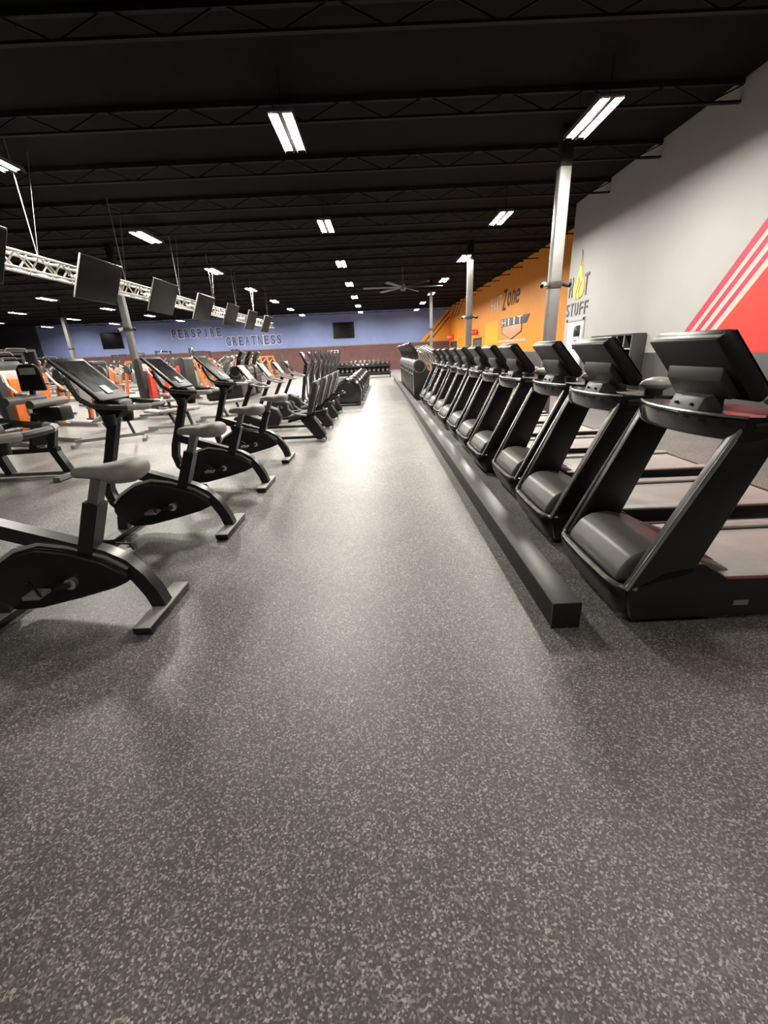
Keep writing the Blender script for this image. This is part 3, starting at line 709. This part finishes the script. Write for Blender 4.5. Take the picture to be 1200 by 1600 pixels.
m = MB(); m.prism([(-.10, 1.20), (.26, 1.20), (.24, 1.50), (.18, 1.56), (-.02, 1.56), (-.08, 1.50)], .16, .21, 'xz', .02); pc = m.build('placard', 'black_plastic', t)
m = MB(); m.lo((-.03, .153, 1.42), (.19, .16, 1.51), .003); m.build('placard_label', 'pale_grey', pc)

# ================================================================ strength machines
def make_press(acc, nm, label):
    t = thing(nm, label, 'gym machine', (0, 0, 0), 0, 'strength machines')
    for s in (-1, 1):
        m = MB(); m.bar((-.75, s * .32, .05), (.75, s * .32, .05), .07, .07); m.build('floor_rail', 'mid_grey', t)
        m = MB(); m.prism([(-.10, .30), (.06, .25), (.18, 1.32), (.06, 1.34)], s * .14, s * .32, 'xz', .012); m.build('slanted_panel', acc, t)
        m = MB(); m.tube([(.15, s * .38, 1.40), (.30, s * .42, 1.2), (.55, s * .42, 1.05), (.75, s * .36, 1.05)], .024, 8); m.build('lever_arm', 'pale_grey', t)
        m = MB(); m.cyl((.62, s * .30, 1.05), (.62, s * .52, 1.05), .035, 10); m.build('grip', 'pad_black', t)
    m = MB(); m.bar((-.5, -.34, .06), (-.5, .34, .06), .07, .07); m.build('cross_rail', 'mid_grey', t)
    m = MB(); m.prism([(-.68, .08), (-.38, .08), (-.38, 1.58), (-.44, 1.66), (-.62, 1.66), (-.68, 1.58)], -.26, .26, 'xz', .02); tw = m.build('weight_tower', 'charcoal', t)
    m = MB(); m.lo((-.376, -.17, 1.25), (-.37, .17, 1.48), .003); m.build('instruction_plate', 'pale_grey', tw)
    for k_ in range(6):
        m = MB(); m.lo((-.37, -.18, .14 + .07 * k_), (-.30, .18, .195 + .07 * k_), .006); m.build('weight_plate', 'mid_grey', t)
    m = MB(); m.box((.42, 0, .48), (.42, .34, .09), .03, None, 3); m.build('seat', 'pad_grey', t)
    m = MB(); m.bar((.35, 0, .06), (.40, 0, .45), .08, .08); m.build('seat_post', 'mid_grey', t)
    m = MB(); m.box((.16, 0, .95), (.09, .30, .62), .03, Matrix.Rotation(.16, 3, 'Y'), 3); m.build('back_pad', 'pad_grey', t)
    return t
def make_cable(nm, label):
    t = thing(nm, label, 'gym machine', (0, 0, 0), 0, 'cable towers')
    for s in (-1, 1):
        m = MB(); m.bar((0, s * .9, 0), (0, s * .9, 2.15), .09, .09); m.build('upright', 'charcoal', t)
        m = MB(); m.bar((-.45, s * .9, .04), (.45, s * .9, .04), .09, .08); m.build('foot', 'mid_grey', t)
        m = MB(); m.lo((-.13, s * .9 - s * .32, .1), (.13, s * .9 - s * .08, 1.15), .01); m.build('weight_stack', 'mid_grey', t)
        m = MB(); m.cyl((.05, s * .9 - .02, 1.7), (.05, s * .9 + .02, 1.7), .09, 16); m.build('pulley', 'pale_grey', t)
        m = MB(); m.cyl((.1, s * .86, 1.66), (.1, s * .6, .9), .008, 6); m.build('cable', 'black_metal', t)
        m = MB(); m.bar((0, s * .9, 1.2), (.5, s * .75, 1.75), .06, .06); m.build('adjust_arm', 'mid_grey', t)
    m = MB(); m.bar((0, -.95, 2.15), (0, .95, 2.15), .09, .09); m.build('top_bar', 'charcoal', t)
    m = MB(); m.tube([(.08, -.5, 2.08), (.12, -.4, 2.22), (.12, .4, 2.22), (.08, .5, 2.08)], .018, 8); m.build('pull_up_bar', 'silver', t)
    return t
def make_plate(acc, nm, label):
    t = thing(nm, label, 'gym machine', (0, 0, 0), 0, 'plate loaded machines')
    for s in (-1, 1):
        m = MB(); m.bar((-.7, s * .42, .04), (.8, s * .42, .04), .08, .08); m.build('floor_rail', 'mid_grey', t)
        m = MB(); m.bar((-.55, s * .42, .06), (-.15, s * .36, 1.6), .09, .09); m.build('upright', acc, t)
        m = MB(); m.bar((-.2, s * .40, 1.5), (.55, s * .5, 1.0), .07, .07); m.build('swing_arm', 'pale_grey', t)
        for k_ in range(3):
            m = MB(); m.cyl((.1, s * (.52 + .05 * k_), 1.28), (.1, s * (.555 + .05 * k_), 1.28), .22 - .03 * k_, 20); m.build('weight_disc', ('charcoal', 'mid_grey', 'charcoal')[k_], t)
    m = MB(); m.bar((-.15, -.4, 1.58), (-.15, .4, 1.58), .09, .09); m.build('top_rail', acc, t)
    m = MB(); m.box((.35, 0, .45), (.45, .34, .09), .03, None, 3); m.build('seat', 'pad_grey', t)
    m = MB(); m.bar((.3, 0, .05), (.33, 0, .42), .08, .08); m.build('seat_post', 'mid_grey', t)
    m = MB(); m.box((.02, 0, .92), (.09, .32, .78), .03, Matrix.Rotation(.2, 3, 'Y'), 3); m.build('back_pad', 'pad_grey', t)
    return t
pressO = make_press('orange_metal', 'press_machine', 'strength machine with twin orange panels beside the roller machine')
pressO.location = (-7.15, 9.0, 0); pressO.rotation_euler.z = math.radians(-25)
pressR = make_press('red_metal', 'press_machine', 'strength machine with twin red panels behind the flat benches')
pressR.location = (-7.45, 15.0, 0); pressR.rotation_euler.z = math.radians(-30)
plateO = make_plate('orange_metal', 'plate_loaded_machine', 'plate loaded machine with orange uprights before the grey column')
plateO.location = (-8.0, 12.0, 0); plateO.rotation_euler.z = math.radians(-20)
plateK = make_plate('charcoal', 'plate_loaded_machine', 'dark plate loaded machine left of the twin orange panels')
plateK.location = (-9.3, 9.3, 0); plateK.rotation_euler.z = math.radians(20)
cab0 = make_cable('cable_tower', 'wide cable tower with pulleys left of the orange panel machines')
cab0.location = (-10.6, 11.5, 0); cab0.rotation_euler.z = math.radians(80)
rn = random.Random(11)
srcs = [pressO, pressR, plateO, plateK, cab0]
desc = {pressO: 'strength machine with twin orange panels', pressR: 'strength machine with twin red panels', plateO: 'plate machine with orange uprights',
        plateK: 'dark plate machine with grey pads', cab0: 'dark cable tower'}
place = {}
for xi, x in enumerate((-8.4, -10.9, -13.6, -16.8, -20, -23.5, -27, -30.5)):
    for yi in range(10):
        y = 18.2 + yi * 2.75 if x > -9 else 14.2 + yi * 3.05
        if y > 38.8 or (-x) / y > 1.05: continue
        if abs(x + 20) < 1 and abs(y - 30) < 1.4: y += 1.2
        s = rn.choice(srcs if x < -9 else [pressO, plateO, plateK, pressR])
        where = ('behind the stair climbers' if x > -9 else 'just behind the truss lights' if x > -15 else 'under the middle lights' if x > -22 else 'near the dark side wall')
        d = dup(s, (x + rn.uniform(-.25, .25), y + rn.uniform(-.25, .25), 0), math.radians(rn.choice([-20, 0, 20, 160, 180]) + rn.uniform(-8, 8)), '')
        place.setdefault((desc[s], where), []).append(d)
for (ds, where), L_ in place.items():
    L_.sort(key=lambda o: -o.location.y)
    for n_, d in enumerate(L_):
        d['label'] = '%s %s, %s from the blue wall' % (ds, where, ORD[n_]); d['group'] = ds + ' ' + where

# ================================================================ dumbbell rack at the far end
t = thing('dumbbell_rack', 'long black two shelf dumbbell rack in front of the maroon wall', 'rack', (-1.4, 29.0, 0))
for s in (-1, 0, 1):
    m = MB(); m.bar((s * 2.2, .25, 0), (s * 2.2, .30, 1.0), .07, .07); m.build('upright', 'black_metal', t)
    m = MB(); m.bar((s * 2.2, -.3, .04), (s * 2.2, .35, .04), .07, .07); m.build('foot', 'black_metal', t)
for z in (.35, .80):
    m = MB(); m.box((0, 0, z), (4.5, .42, .05), .01, Matrix.Rotation(.25, 3, 'X')); m.build('shelf_board', 'black_metal', t)
    m = MB(); m.lo((-2.25, -.235, z - .13), (2.25, -.215, z - .03)); m.build('shelf_front', 'black_metal', t)
MB().lo((-2.2, .29, .12), (2.2, .31, .95), .004).build('back_panel', 'black_metal', t)
def make_db():
    t = thing('dumbbell', '', 'dumbbell', (0, 0, 0), 0, 'dumbbells on the far rack')
    m = MB(); m.cyl((0, -.17, 0), (0, .17, 0), .018, 8); m.build('handle', 'silver', t)
    for s in (-1, 1):
        m = MB(); m.cyl((0, s * .07, 0), (0, s * .18, 0), .10, 6); hd = m.build('head', 'charcoal', t)
        m = MB(); m.cyl((0, s * .18, 0), (0, s * .184, 0), .06, 10); m.build('end_cap', 'mid_grey', hd)
    return t
db0 = make_db(); n = 0
for z, shelf in ((.487, 'lower'), (.937, 'upper')):
    for k_ in range(15):
        p = (-1.4 - 2.03 + k_ * .29, 29.0, z)
        lab = 'small dumbbell on the %s shelf of the far rack, %s from its elliptical side' % (shelf, ORD[k_])
        if n == 0: db0.location = p; db0['label'] = lab; db0.rotation_euler.x = .25
        else:
            d = dup(db0, p, 0, lab); d.rotation_euler.x = .25
        n += 1
t = thing('wall_notice', 'small white notice on the maroon wall under the television', 'sign', (-4.0, YB - .02, 1.75))
m = MB(); m.lo((-.5, -.015, -.12), (.5, 0, .12), .003); m.build('board', 'paint_white', t)
m = MB(); m.lo((-.42, -.018, -.04), (.42, -.015, .04)); m.build('print', 'maroon', t)
